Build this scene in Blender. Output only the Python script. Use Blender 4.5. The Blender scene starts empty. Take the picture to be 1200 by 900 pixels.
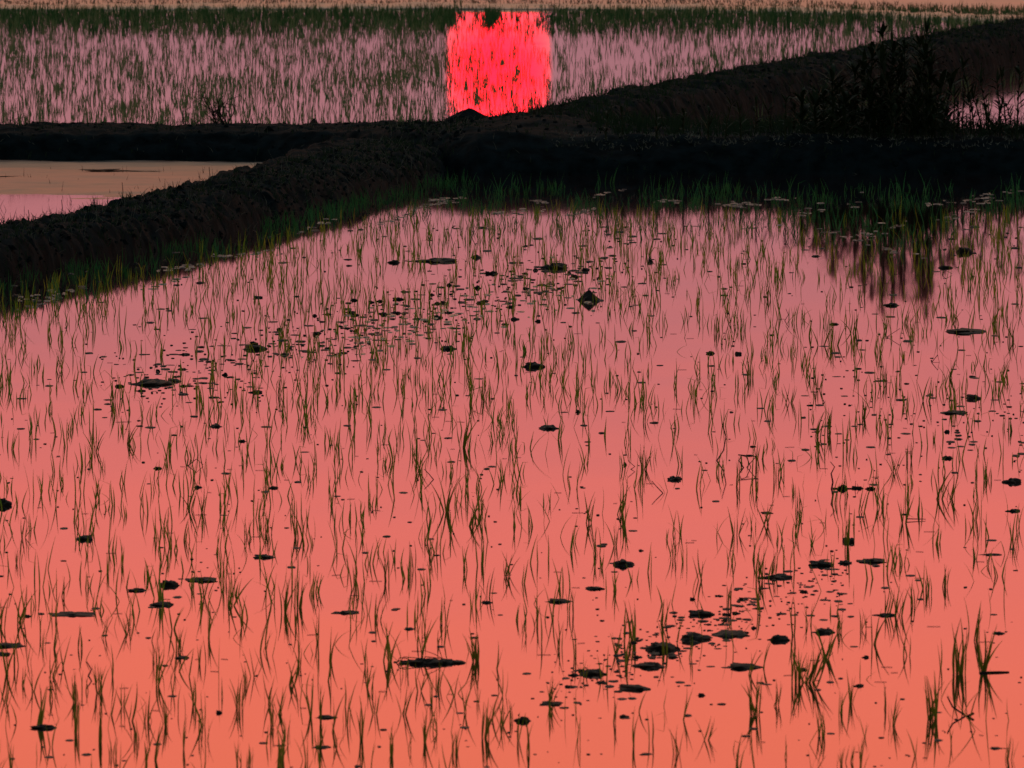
import bpy, math, random
from mathutils import Vector, Matrix, noise
random.seed(11)
R = random.random
U = random.uniform
scene = bpy.context.scene
col = scene.collection

# ------------------------------------------------------------------ camera
CAM_H = 2.8
FPX = 12970.0                      # focal length in photo pixels (long telephoto)
PITCH = math.atan(700 / FPX)
cam_d = bpy.data.cameras.new('camera')
cam_d.sensor_width = 36
cam_d.lens = 36 * FPX / 1200
cam_d.clip_start = 1
cam_d.clip_end = 20000
cam_d.dof.use_dof = True
cam_d.dof.focus_distance = 56
cam_d.dof.aperture_fstop = 30
cam = bpy.data.objects.new('camera', cam_d)
col.objects.link(cam)
cam.location = (0, 0, CAM_H)
cam.rotation_euler = (math.pi / 2 - PITCH, 0, 0)
scene.camera = cam

# ------------------------------------------------------------------ sky and sun
SUN_EL = math.radians(1.47)
SUN_AZ = math.atan((584 - 600) / FPX)        # to the right of +Y
world = bpy.data.worlds.new('World')
scene.world = world
world.use_nodes = True
nt = world.node_tree
nt.nodes.clear()
def nd(t, typ, **k):
    n = t.nodes.new(typ)
    for a, b in k.items():
        setattr(n, a, b)
    return n
def mth(t, op, a, b=None, c=None, clamp=False):
    n = t.nodes.new('ShaderNodeMath'); n.operation = op; n.use_clamp = clamp
    for i, v in enumerate((a, b, c)):
        if v is None: continue
        if isinstance(v, (int, float)): n.inputs[i].default_value = v
        else: t.links.new(v, n.inputs[i])
    return n.outputs[0]
def ramp(t, fac, stops, interp='LINEAR'):
    n = t.nodes.new('ShaderNodeValToRGB')
    n.color_ramp.interpolation = interp
    e = n.color_ramp.elements
    while len(e) < len(stops): e.new(0.5)
    for i, (p, c) in enumerate(stops):
        e[i].position = p
        e[i].color = (*c, 1) if len(c) == 3 else c
    t.links.new(fac, n.inputs[0])
    return n.outputs[0]
def s2l(r, g, b):
    f = lambda c: (c / 255 / 12.92) if c / 255 <= .04045 else ((c / 255 + .055) / 1.055) ** 2.4
    return (f(r), f(g), f(b))
out = nd(nt, 'ShaderNodeOutputWorld')
bg = nd(nt, 'ShaderNodeBackground')
bg.inputs['Strength'].default_value = 0.15
tc = nd(nt, 'ShaderNodeTexCoord')
sep = nd(nt, 'ShaderNodeSeparateXYZ')
nt.links.new(tc.outputs['Generated'], sep.inputs[0])
sky = nd(nt, 'ShaderNodeTexSky', sky_type='NISHITA', sun_disc=False)
sky.sun_elevation = SUN_EL
sky.sun_rotation = SUN_AZ
sky.dust_density = 2.0
# low band of dusk colour around the sun: mauve haze at the horizon, salmon above, fading into the clear sky
mp = nd(nt, 'ShaderNodeMapping')
mp.inputs['Scale'].default_value = (7, 7, 60)
nt.links.new(tc.outputs['Generated'], mp.inputs[0])
cl = nd(nt, 'ShaderNodeTexNoise'); cl.inputs['Scale'].default_value = 1.0; cl.inputs['Detail'].default_value = 3
nt.links.new(mp.outputs[0], cl.inputs['Vector'])
wob = mth(nt, 'MULTIPLY_ADD', cl.outputs['Fac'], 0.022, -0.011)
el = mth(nt, 'ADD', sep.outputs['Z'], wob)
K = 5.0                             # Background strength 0.15, exposure 0.45
def kc(c, k): return tuple(min(x * k, 50) for x in c)
G = 1.0
stops = [(0.000, (0.36, 0.16, 0.185)), (0.022, (0.44, 0.19, 0.22)), (0.034, (0.50, 0.20, 0.225)),
         (0.045, (0.62, 0.205, 0.22)), (0.056, (0.90, 0.225, 0.21)), (0.068, (1.18, 0.25, 0.20)), (0.088, (1.40, 0.275, 0.16)),
         (0.13, (1.15, 0.36, 0.18)), (0.22, (0.85, 0.48, 0.28)), (0.38, (0.50, 0.44, 0.38)), (0.65, (0.22, 0.27, 0.29)), (1.0, (0.10, 0.16, 0.19))]
stops = [(p, tuple(x / 1.3 for x in c)) for p, c in stops]
glow = ramp(nt, el, stops)
gl = nd(nt, 'ShaderNodeVectorMath', operation='SCALE'); gl.inputs['Scale'].default_value = 1.3 * K
nt.links.new(glow, gl.inputs[0])
# azimuth: the glow is on the sun's side
azf = nd(nt, 'ShaderNodeMapRange', interpolation_type='SMOOTHSTEP')
azf.inputs['From Min'].default_value = -0.2; azf.inputs['From Max'].default_value = 0.85
nt.links.new(sep.outputs['Y'], azf.inputs['Value'])
elf = nd(nt, 'ShaderNodeMapRange', interpolation_type='SMOOTHSTEP')
elf.inputs['From Min'].default_value = 0.98; elf.inputs['From Max'].default_value = 0.45
nt.links.new(sep.outputs['Z'], elf.inputs['Value'])
gf = mth(nt, 'MULTIPLY', azf.outputs[0], elf.outputs[0])
mix = nd(nt, 'ShaderNodeMix', data_type='RGBA')
skd = nd(nt, 'ShaderNodeVectorMath', operation='SCALE'); skd.inputs['Scale'].default_value = 1.0
nt.links.new(sky.outputs[0], skd.inputs[0])
nt.links.new(gf, mix.inputs['Factor'])
nt.links.new(skd.outputs[0], mix.inputs[6])
nt.links.new(gl.outputs[0], mix.inputs[7])
dt = nd(nt, 'ShaderNodeVectorMath', operation='DISTANCE')
dt.inputs[1].default_value = (math.sin(SUN_AZ) * math.cos(SUN_EL), math.cos(SUN_AZ) * math.cos(SUN_EL), math.sin(SUN_EL))
nt.links.new(tc.outputs['Generated'], dt.inputs[0])
df = nd(nt, 'ShaderNodeMapRange'); df.inputs['From Min'].default_value = math.radians(0.285); df.inputs['From Max'].default_value = math.radians(0.25)
nt.links.new(dt.outputs['Value'], df.inputs['Value'])
mx2 = nd(nt, 'ShaderNodeMix', data_type='RGBA')
nt.links.new(df.outputs[0], mx2.inputs['Factor']); nt.links.new(mix.outputs[2], mx2.inputs[6])
mx2.inputs[7].default_value = (14, 0.02, 0.25, 1)     # the disc itself: deep red
nt.links.new(mx2.outputs[2], bg.inputs['Color'])
nt.links.new(bg.outputs[0], out.inputs[0])
world.cycles.sampling_method = 'AUTOMATIC'

sun_d = bpy.data.lights.new('sun', 'SUN')
sun_d.angle = math.radians(0.53)
sun_d.energy = 0.00022               # a dim deep red sun just above the horizon
sun_d.color = (1.0, 0.004, 0.012)
sun = bpy.data.objects.new('sun', sun_d)
col.objects.link(sun)
sd = Vector((math.sin(SUN_AZ) * math.cos(SUN_EL), math.cos(SUN_AZ) * math.cos(SUN_EL), math.sin(SUN_EL)))
sun.rotation_euler = sd.to_track_quat('Z', 'Y').to_euler()
sun.location = (0, 60, 30)

vs = scene.view_settings
vs.view_transform = 'Standard'; vs.look = 'None'; vs.gamma = 1; vs.exposure = 0.42
vs.use_curve_mapping = False
scene.render.engine = 'CYCLES'

# ------------------------------------------------------------------ helpers
def G3(px, py, z=0.0):
    """point on the level plane z seen at photo pixel (px, py)"""
    x = (px - 600) / FPX; v = (450 - py) / FPX
    d = Vector((x, math.cos(PITCH) + v * math.sin(PITCH), -math.sin(PITCH) + v * math.cos(PITCH)))
    t = (z - CAM_H) / d.z
    return Vector((0, 0, CAM_H)) + d * t
def pxm(y): return y / FPX            # metres per photo pixel at distance y

class MB:
    def __init__(s): s.v = []; s.f = []
    def add(s, vs, fs):
        o = len(s.v); s.v += [tuple(p) for p in vs]; s.f += [tuple(i + o for i in f) for f in fs]
    def mesh(s, name, mat, smooth=True):
        me = bpy.data.meshes.new(name)
        me.from_pydata(s.v, [], s.f)
        if smooth: me.polygons.foreach_set('use_smooth', [True] * len(me.polygons))
        me.materials.append(mat); me.update()
        return me
    def build(s, name, mat, parent=None, smooth=True):
        return link(name, s.mesh(name, mat, smooth), parent)
def link(name, data, parent=None):
    o = bpy.data.objects.new(name, data); col.objects.link(o)
    if parent: o.parent = parent
    return o
def tag(o, label=None, cat=None, group=None, kind=None):
    for k, v in (('label', label), ('category', cat), ('group', group), ('kind', kind)):
        if v: o[k] = v
    return o
def thing(name, loc, label, cat, group=None, rz=0):
    o = link(name, None); o.location = loc; o.rotation_euler = (0, 0, rz)
    return tag(o, label, cat, group)

def material(name, colr, rough=0.8, col2=None, scale=8.0, detail=5, spec=0.3, transl=0.0, bump=0.0, stops=(0.35, 0.65), per_obj=0.0, coord='Object'):
    m = bpy.data.materials.new(name); m.use_nodes = True
    t = m.node_tree; p = t.nodes['Principled BSDF']
    p.inputs['Roughness'].default_value = rough
    p.inputs['Specular IOR Level'].default_value = spec
    tcn = nd(t, 'ShaderNodeTexCoord')
    c = None
    if col2:
        n = nd(t, 'ShaderNodeTexNoise'); n.inputs['Scale'].default_value = scale; n.inputs['Detail'].default_value = detail
        t.links.new(tcn.outputs[coord], n.inputs['Vector'])
        c = ramp(t, n.outputs['Fac'], [(stops[0], colr), (stops[1], col2)])
        if bump:
            b = nd(t, 'ShaderNodeBump'); b.inputs['Strength'].default_value = bump; b.inputs['Distance'].default_value = 0.02
            t.links.new(n.outputs['Fac'], b.inputs['Height']); t.links.new(b.outputs[0], p.inputs['Normal'])
        if per_obj:
            oi = nd(t, 'ShaderNodeObjectInfo')
            hv = nd(t, 'ShaderNodeHueSaturation')
            t.links.new(c, hv.inputs['Color'])
            t.links.new(mth(t, 'MULTIPLY_ADD', oi.outputs['Random'], per_obj, 1 - per_obj / 2), hv.inputs['Value'])
            t.links.new(mth(t, 'MULTIPLY_ADD', oi.outputs['Random'], 0.04, 0.48), hv.inputs['Hue'])
            c = hv.outputs[0]
        t.links.new(c, p.inputs['Base Color'])
    else:
        p.inputs['Base Color'].default_value = (*colr, 1)
    if transl:
        tr = nd(t, 'ShaderNodeBsdfTranslucent')
        if c: t.links.new(c, tr.inputs[0])
        else: tr.inputs[0].default_value = (*colr, 1)
        ms = nd(t, 'ShaderNodeMixShader'); ms.inputs[0].default_value = transl
        t.links.new(p.outputs[0], ms.inputs[1]); t.links.new(tr.outputs[0], ms.inputs[2])
        t.links.new(ms.outputs[0], t.nodes['Material Output'].inputs[0])
    return m

M_blade = material('rice_leaf', (0.12, 0.24, 0.025), 0.5, (0.32, 0.27, 0.035), 14, 3, 0.3, 0.7, per_obj=0.5)
M_far = material('far_rice_leaf', (0.08, 0.22, 0.09), 0.5, (0.20, 0.25, 0.13), 1.5, 3, 0.3, 0.6)
M_grass = material('bank_grass', (0.008, 0.03, 0.014), 0.6, (0.022, 0.048, 0.024), 5, 3, 0.3, 0.3)
M_straw = material('dead_straw', (0.07, 0.075, 0.07), 0.7, (0.20, 0.19, 0.16), 9, 3, 0.2)
M_twig = material('dark_twig', (0.018, 0.014, 0.012), 0.8, (0.035, 0.026, 0.02), 20, 3, 0.2)
M_mud = material('wet_mud', (0.012, 0.011, 0.010), 0.6, (0.030, 0.025, 0.020), 22, 6, 0.25, bump=0.6)
M_clod = material('mud_clod', (0.010, 0.009, 0.009), 0.6, (0.026, 0.021, 0.018), 60, 5, 0.25, bump=0.5)
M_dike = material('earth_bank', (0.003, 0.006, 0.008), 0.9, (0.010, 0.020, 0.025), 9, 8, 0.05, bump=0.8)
M_weed = material('weed_leaf', (0.012, 0.025, 0.010), 0.6, (0.025, 0.04, 0.014), 6, 3, 0.2, 0.1)
M_bark = material('bark', (0.05, 0.035, 0.025), 0.9, (0.09, 0.07, 0.05), 12, 4, 0.2)
M_tree = material('tree_leaf', (0.025, 0.05, 0.018), 0.7, (0.05, 0.085, 0.03), 0.8, 3, 0.2, 0.1)
M_field = material('dry_field', (0.24, 0.15, 0.09), 0.32, (0.46, 0.22, 0.11), 0.35, 5, 0.8)
M_ground = material('ground', (0.05, 0.04, 0.028), 0.9, (0.09, 0.075, 0.045), 0.05, 6, 0.2)
M_scum = material('pale_scum', (0.14, 0.065, 0.045), 0.4, (0.28, 0.14, 0.10), 12, 5, 0.6)

M_tuft2 = material('dense_rice_leaf', (0.02, 0.10, 0.035), 0.5, (0.06, 0.15, 0.05), 1.5, 3, 0.3, 0.45)
def water_mat(name, sed=0.0, rough=0.03, bumps=0.0032, tint=(0.02, 0.013, 0.015)):
    m = bpy.data.materials.new(name); m.use_nodes = True
    t = m.node_tree; p = t.nodes['Principled BSDF']
    p.inputs['IOR'].default_value = 1.33
    p.inputs['Roughness'].default_value = rough
    p.inputs['Base Color'].default_value = (*tint, 1)
    tcn = nd(t, 'ShaderNodeTexCoord')
    # long soft ripples given as a tiny tilt of the normal (metres of the real surface)
    mpn = nd(t, 'ShaderNodeMapping'); mpn.inputs['Scale'].default_value = (1.0, 0.45, 1)
    t.links.new(tcn.outputs['Object'], mpn.inputs[0])
    n1 = nd(t, 'ShaderNodeTexNoise'); n1.inputs['Scale'].default_value = 1.3; n1.inputs['Detail'].default_value = 6
    t.links.new(mpn.outputs[0], n1.inputs['Vector'])
    sub = nd(t, 'ShaderNodeVectorMath', operation='SUBTRACT'); sub.inputs[1].default_value = (0.5, 0.5, 0.5)
    t.links.new(n1.outputs['Color'], sub.inputs[0])
    mul = nd(t, 'ShaderNodeVectorMath', operation='MULTIPLY'); mul.inputs[1].default_value = (bumps, bumps, 0)
    t.links.new(sub.outputs[0], mul.inputs[0])
    add = nd(t, 'ShaderNodeVectorMath', operation='ADD'); add.inputs[1].default_value = (0, 0, 1)
    t.links.new(mul.outputs[0], add.inputs[0])
    nrm = nd(t, 'ShaderNodeVectorMath', operation='NORMALIZE')
    t.links.new(add.outputs[0], nrm.inputs[0])
    t.links.new(nrm.outputs[0], p.inputs['Normal'])
    if sed:
        n2 = nd(t, 'ShaderNodeTexNoise'); n2.inputs['Scale'].default_value = 0.5; n2.inputs['Detail'].default_value = 5
        mp2 = nd(t, 'ShaderNodeMapping'); mp2.inputs['Scale'].default_value = (1.0, 0.8, 1)
        t.links.new(tcn.outputs['Object'], mp2.inputs[0]); t.links.new(mp2.outputs[0], n2.inputs['Vector'])
        c = ramp(t, n2.outputs['Fac'], [(0.42, tint), (0.6, (sed, sed * 0.45, sed * 0.25))])
        t.links.new(c, p.inputs['Base Color'])
    return m
M_water = water_mat('still_water')
M_water_far = water_mat('far_water', rough=0.036, bumps=0.0015)
M_water_pond = water_mat('pond_water', sed=0.12, rough=0.05, bumps=0.004)

# ------------------------------------------------------------------ ground and water
def sheet(name, pts, z, mat, kind='structure'):
    b = MB(); b.add([(x, y, z) for x, y in pts], [tuple(range(len(pts)))])
    o = b.build(name, mat, smooth=False); tag(o, kind=kind); return o
sheet('ground', [(-6000, -800), (6000, -800), (6000, 9000), (-6000, 9000)], -0.30, M_ground)

# lines of the banks on the ground (from the photograph's geometry)
LD = [(-9.5, 22), (-5.9, 44), (-4.4, 53), (-2.92, 62.6), (-2.05, 67.3), (-1.12, 74.5), (-0.72, 77.8), (-0.35, 81.5)]   # right waterline, left bank
RD = [(0.20, 83.0), (1.05, 89.0), (2.35, 96.5), (4.15, 106), (5.20, 112.4), (7.4, 124), (12, 148)]                    # right waterline, right bank
def lerp_line(L, y):
    for (x0, y0), (x1, y1) in zip(L, L[1:]):
        if y <= y1 or (x1, y1) == L[-1]:
            t = (y - y0) / (y1 - y0); return x0 + (x1 - x0) * t
sheet('near_paddy_water', [(-9.4, 22), (14, 22), (14, 81), (-0.5, 81), (-1.3, 74.5), (-2.2, 67.3), (-3.1, 62.6), (-4.6, 53), (-6.1, 44)], 0, M_water)
sheet('left_paddy_water', [(-22, 30), (-8.3, 30), (-6.1, 44), (-4.6, 53), (-3.1, 62.6), (-2.2, 67.3), (-1.3, 74.5), (-0.5, 81), (-0.5, 83.8), (-22, 83.8)], 0, M_water_pond)
sheet('far_paddy_water', [(-24, 83.4), (-0.3, 83.4), (0.9, 89), (2.2, 96.5), (4.0, 106), (5.05, 112.4), (7.3, 124), (11.9, 148), (-24, 148)], 0, M_water_far)
sheet('right_paddy_water', [(0.9, 82), (20, 82), (20, 148), (12.0, 148), (7.3, 124), (5.05, 112.4), (4.0, 106), (2.2, 96.5), (0.9, 88.9)], 0, M_water_far)

# ------------------------------------------------------------------ earth banks
def fbm(x, y, z, o=5): return noise.fractal(Vector((x, y, z)), 1.0, 2.0, o)
def bank(name, stations, ds, prof_n, seed, mat, rough=0.05):
    """stations: (front point, back point, front edge height, crest height); swept between them"""
    b = MB(); rows = []
    seg = []
    for a, c in zip(stations, stations[1:]):
        L = ((a[0][0] - c[0][0]) ** 2 + (a[0][1] - c[0][1]) ** 2) ** .5
        n = max(2, int(L / ds))
        for i in range(n):
            t = i / n; seg.append([tuple(a[k][j] * (1 - t) + c[k][j] * t for j in range(2)) if k < 2 else a[k] * (1 - t) + c[k] * t for k in range(4)])
    seg.append(stations[-1])
    N = prof_n
    for fr, bk, zf, zc in seg:
        row = []
        for j in range(N + 1):
            s = j / N
            s2 = -0.06 + 1.12 * s
            x = fr[0] + (bk[0] - fr[0]) * s2; y = fr[1] + (bk[1] - fr[1]) * s2
            if s < 0.06: z = -0.12 + 0.12 * s / 0.06
            elif s < 0.20:
                u = (s - .06) / .14; z = zf * (u ** 0.6)
            elif s < 0.6:
                u = (s - .20) / .40; z = zf + (zc - zf) * math.sin(u * math.pi / 2)
            elif s < 0.78: z = zc
            else:
                u = (s - .78) / .22; z = zc - (zc + 0.12) * u ** 1.3
            amp = rough * min(1, max(0, z + 0.04) * 9)
            z += amp * (fbm(x * 1.3 + seed, y * 1.3, 0) * 0.75 + 0.55 * fbm(x * 7 + seed, y * 4, 3) + 0.35 * abs(fbm(x * 22, y * 16 + seed, 7, 3)))
            wx = amp * 0.5 * fbm(x * 6, y * 6 + seed, 11)
            row.append((x + wx, y + amp * fbm(x * 5 + 9, y * 5, 2 + seed), z))
        rows.append(row)
    vs = [p for r in rows for p in r]
    fs = [(i * (N + 1) + j, (i + 1) * (N + 1) + j, (i + 1) * (N + 1) + j + 1, i * (N + 1) + j + 1) for i in range(len(rows) - 1) for j in range(N)]
    b.add(vs, fs)
    o = b.build(name, mat); tag(o, kind='structure'); return o
# cross bank, left to right
cs = []
for px, wl, wid, zf, zc in [(-1200, 190, 1.7, .20, .24), (0, 190, 1.7, .20, .24), (300, 190, 1.8, .21, .24), (400, 193, 2.2, .22, .25), (480, 200, 2.8, .25, .28), (560, 204, 3.2, .27, .32),
                            (650, 204, 3.3, .26, .34), (740, 204, 3.0, .255, .30), (860, 204, 2.7, .25, .265), (1200, 204, 2.6, .25, .26), (2600, 204, 2.6, .25, .26)]:
    p = G3(px, wl)
    cs.append(((p.x, p.y), (p.x, p.y + wid), zf, zc))
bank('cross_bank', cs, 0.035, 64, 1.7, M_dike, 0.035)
def side_bank(name, L, w_of, z_of, seed, rough=0.06):
    st = []
    for x, y in L:
        w = w_of(y); zc = z_of(y)
        st.append(((x, y), (x - w, y + w * 0.15), zc * 0.85, zc))
    return bank(name, st, 0.05, 34, seed, M_dike, rough)
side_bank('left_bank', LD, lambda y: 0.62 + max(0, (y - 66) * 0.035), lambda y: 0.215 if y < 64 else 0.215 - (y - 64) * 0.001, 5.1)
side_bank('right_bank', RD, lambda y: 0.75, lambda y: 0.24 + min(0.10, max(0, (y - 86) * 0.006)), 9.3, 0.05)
# far bank and the dry field behind it
fb = []
for px, wl in [(-2600, 14), (0, 12.5), (500, 11), (800, 12), (1000, 18), (1200, 27), (2600, 60)]:
    p = G3(px, wl); fb.append(((p.x, p.y), (p.x, p.y + 1.8), 0.03, 0.05))
bank('far_bank', fb, 0.12, 30, 14, M_field, 0.03)
pts = [(a[0], a[1] + 0.9) for a, *_ in fb]
sheet('dry_field', [(-400, 140)] + pts + [(400, 100), (400, 520), (-400, 520)], 0.012, M_field)

# bare wet mud flat at the back of the left paddy, with ragged shallow edge
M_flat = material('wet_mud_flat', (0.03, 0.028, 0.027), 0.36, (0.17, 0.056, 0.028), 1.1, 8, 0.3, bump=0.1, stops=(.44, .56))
b = MB(); nx, ny = 150, 120; vs_ = []
for j in range(ny + 1):
    y = 73.5 + 9.5 * j / ny
    for i in range(nx + 1):
        x1 = lerp_line(LD, y) - 0.2; x = -9 + (x1 + 9) * i / nx
        edge = 76.0 + 0.35 * fbm(x * 1.2, 3, 4) + (x + 3.5) * 0.25
        z = min(0.010, (y - edge) * 0.010) + 0.018 * fbm(x * .9, y * 1.3, 1, 5) + 0.004 * fbm(x * 7, y * 5, 1, 3)
        vs_.append((x, y, z))
b.add(vs_, [(j * (nx + 1) + i, j * (nx + 1) + i + 1, (j + 1) * (nx + 1) + i + 1, (j + 1) * (nx + 1) + i) for j in range(ny) for i in range(nx)])
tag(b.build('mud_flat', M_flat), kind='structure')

# ------------------------------------------------------------------ plant geometry
def ribbon(pts, w, n_dir, fold=0.0, tip=0.12):
    """leaf ribbon along pts; V-folded with a midrib when fold > 0"""
    vs = []; fs = []; n = len(pts)
    for i, p in enumerate(pts):
        t = i / (n - 1)
        k = w * (0.55 + 0.9 * t if t < 0.35 else (1 - (t - .35) / .65 * (1 - tip)) * 0.865) / 2
        d = (pts[min(i + 1, n - 1)] - pts[max(i - 1, 0)]).normalized()
        s = d.cross(n_dir).normalized()
        if fold:
            q = s.cross(d) * k * fold
            vs += [p - s * k + q, p, p + s * k + q]
        else:
            vs += [p - s * k, p + s * k]
    m = 3 if fold else 2
    for i in range(n - 1):
        for j in range(m - 1):
            a = i * m + j; fs.append((a, a + 1, a + m + 1, a + m))
    return vs, fs
def blade_pts(h, lean, curl, az, n=6, kink=None, base=(0, 0, -0.02)):
    """curved blade; lean/curl in radians"""
    p = Vector(base); pts = [p.copy()]; a = lean; step = (h + 0.02) / n
    dx, dy = math.cos(az), math.sin(az)
    for i in range(n):
        p = p + Vector((math.sin(a) * dx, math.sin(a) * dy, math.cos(a))) * step
        pts.append(p.copy()); a += curl / n
        if kink is not None and i == kink[0]: a += kink[1]
    return pts
blade_kinds = []          # shared blade meshes (unit: metres, upright facing +X lean)
def add_kind(lean, curl, kink=None, h=0.15, w=0.0095):
    pts = blade_pts(h, lean, curl, 0, 7, kink)
    b = MB(); b.add(*ribbon(pts, w, Vector((0.35, 1, 0.2)), 0.3)); blade_kinds.append(b.mesh('blade', M_blade))
for l, c in [(0.02, 0.12), (0.05, 0.35), (0.10, -0.3), (0.12, 0.12), (0.16, -0.35), (0.2, 0.5), (-0.08, 0.5), (0.02, -0.2), (0.05, 0.05)]:
    add_kind(l, c)
K_UP = len(blade_kinds)
for l, c, k in [(0.1, 0.5, None), (0.45, 0.6, None), (0.1, 0.2, (3, 1.6)), (0.05, 0.2, (4, 2.0)), (0.35, 0.3, (3, 1.0))]:
    add_kind(l, c, k)
def seedling(px, py, hpx, n, spread, lean, label, group='rice seedlings standing in the near paddy', nm='rice_seedling', wk=1.0):
    p = G3(px, py)
    h = hpx * pxm(p.y)
    t = thing(nm, (p.x, p.y, 0), label, 'rice plant', group)
    side = 0 if lean > 0 or R() < .6 else math.pi
    for i in range(n):
        if R() < 0.982 or hpx > 34: me = blade_kinds[random.randrange(K_UP)]
        else: me = blade_kinds[random.randrange(K_UP, len(blade_kinds))]
        o = link('blade', me, t)
        sc = h / 0.15 * U(0.55, 1.08)
        o.scale = (sc * 0.5 + 0.5 * U(.7, 1.2), sc * 0.5 + 0.5, sc)
        o.scale = (sc * U(.7, 1.1), max(0.75, sc) * wk * U(.8, 1.25), sc)
        o.location = (U(-1, 1) * spread * pxm(p.y), U(-1, 1) * 0.02, 0)
        # lean mostly sideways and a little towards or away from the camera
        o.rotation_euler = (U(-.1, .1), lean * U(.5, 1.2) + U(-.06, .06), (side if R() < .75 else side + math.pi) + U(-.55, .55))
    return t

# traced seedlings: px, py, height px, blades, spread px, lean, own label
S = [
 (1125,790,62,11,7,0,'tall dense rice clump near the bottom right, left of the one with a floating stick'),
 (1153,787,58,9,3,.05,'tall narrow rice clump with a black stick floating to its right'),
 (1092,842,58,9,6,0,'bushy rice clump beside the dark bent V-shaped stalk at bottom right'),
 (1045,850,40,7,5,.1,'short rice clump leaning right, left of the bushy clump at bottom right'),
 (945,800,52,12,9,.3,'wide rice clump leaning right in the lower right of the paddy'),
 (968,772,44,8,4,.3,'curved rice clump leaning right just behind the wide leaning clump'),
 (884,837,46,9,6,.05,'upright rice clump below the group of black mud clods'),
 (828,867,32,5,4,.4,'arching rice seedling leaning right near the bottom edge'),
 (558,775,38,13,4,0,'very dense dark rice tuft at the right end of the twig raft'),
 (568,865,46,10,4,0,'dense upright rice tuft below the twig raft'),
 (645,825,36,7,3,0,'upright rice tuft crossed by a small flat clod at bottom centre'),
 (755,550,30,13,4,0,'compact dark green rice tuft in the middle of the pink water'),
 (972,507,30,9,3,0,'dense upright rice tuft in the right middle of the paddy'),
 (958,513,34,7,4,.1,'loose rice tuft directly left of the dense upright tuft at right middle'),
 (1012,490,24,9,2,0,'stubby dark rice tuft at right middle'),
 (970,405,30,12,12,.1,'broad fan of rice blades in the right upper part of the paddy'),
 (1060,613,40,7,3,.15,'tall curved rice clump with a line of straw lying to its right'),
 (1100,585,44,5,5,.1,'tall forked rice clump of two long arching shoots at the right'),
 (897,615,32,7,4,.25,'rice clump leaning right left of the black twig'),
 (992,640,46,5,2,-.1,'single tall rice shoot rising out of a round black clod'),
 (738,750,46,8,7,0,'tall rice clump left of the cluster of black mud clods'),
 (893,680,44,9,8,.05,'loose rice clump standing on a dark flat clod at right'),
 (88,823,36,9,4,0,'thick rice tuft at the lower left, left one of a close pair'),
 (117,813,38,9,4,0,'thick rice tuft at the lower left, right one of a close pair'),
 (350,712,40,9,5,0,'tall dense rice clump left of centre with long reflection'),
 (333,718,46,7,4,-.1,'tall rice clump just left of the tall dense clump left of centre'),
 (150,520,26,9,2,0,'small dark green rice tuft in the left middle of the paddy'),
 (543,525,38,9,4,.1,'slender rice clump with a clod at its foot near the middle'),
 (490,552,30,8,4,.15,'rice tuft with a dark ring of mud at its foot left of the middle'),
 (47,850,55,4,4,.1,'long swaying rice shoots in the lower left corner beside a flat clod'),
 (160,870,30,8,3,0,'short thick rice tuft near the bottom edge at left'),
 (373,877,32,8,4,.2,'arching rice tuft near the bottom edge left of centre'),
]
GL = 'slender green rice seedling with a few thin blades standing in pink still water'
T2 = [(933,800,45,6),(910,827,30,4),(1053,722,36,6),(1040,720,32,3),(1087,697,26,6),(1107,688,26,5),(1012,738,26,4),(982,740,28,5),(1068,710,34,3),(855,713,34,4),
 (907,673,34,4),(983,897,22,5),(995,893,24,4),(1182,890,34,5),(1160,663,24,2),(595,675,30,6),(573,700,36,3),(533,883,30,6),(443,727,34,4),(683,793,26,5),(725,767,34,4),
 (777,730,28,4),(587,850,36,3),(600,845,30,3),(407,850,34,3),(440,837,34,2),(473,837,42,3),(493,810,36,3),(513,807,34,3),(793,883,34,4),(192,850,36,5),(133,887,30,6),
 (183,777,30,6),(208,763,30,7),(282,830,38,6),(327,837,36,4),(340,803,36,5),(293,897,26,6),(280,897,28,4),(237,850,40,2),(72,700,26,4),(880,443,26,6),(925,472,22,5),
 (958,457,26,5),(1047,553,28,6),(1065,540,26,6),(1112,443,30,5),(1112,585,34,4),(1158,563,26,6),(938,597,26,5),(862,627,32,4),(563,613,30,5),(523,600,44,5),(690,613,36,4),
 (725,603,44,3),(568,470,32,4),(545,570,28,3),(550,617,32,4),(113,530,26,7),(70,433,24,5),(133,470,28,5),(223,597,34,5),(237,600,30,5),(290,630,30,5),(315,627,30,6),(350,630,34,7),
 (28,630,32,4),(328,463,28,6),(298,463,20,4),(755,495,26,2),(20,660,30,4),(24,730,44,3),(95,760,34,2),(60,820,28,2),(150,735,30,3),(240,700,36,3),(270,710,38,3),(262,680,34,2),
 (415,690,40,2),(455,680,36,3),(483,668,36,3),(505,655,30,3),(520,730,40,2),(630,735,36,3),(668,720,30,3),(655,760,40,2),(700,650,36,3),(720,640,32,3),(790,655,30,3),(820,680,36,2),
 (865,570,36,3),(885,560,40,2),(910,560,40,3),(1010,600,34,2),(1085,470,34,3),(1035,450,28,5),(1185,400,24,7),(1175,440,24,4),(1140,610,40,2),(1190,640,30,2),(1000,390,28,4),
 (1062,380,20,6),(840,390,26,4),(855,380,22,3),(870,388,24,4),(900,350,24,5),(760,300,26,5),(1165,380,24,5),(1120,380,26,4),(1010,350,26,3)]
placed = []
for s in S:
    seedling(*s[:7], group=None, wk=1.5); placed.append(G3(s[0], s[1]))
for px, py, h, n in T2:
    seedling(px, py, h, n + 2, 3 + n * 0.3, U(-.12, .22), GL, wk=1.25); placed.append(G3(px, py))
count = len(S) + len(T2)

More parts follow.
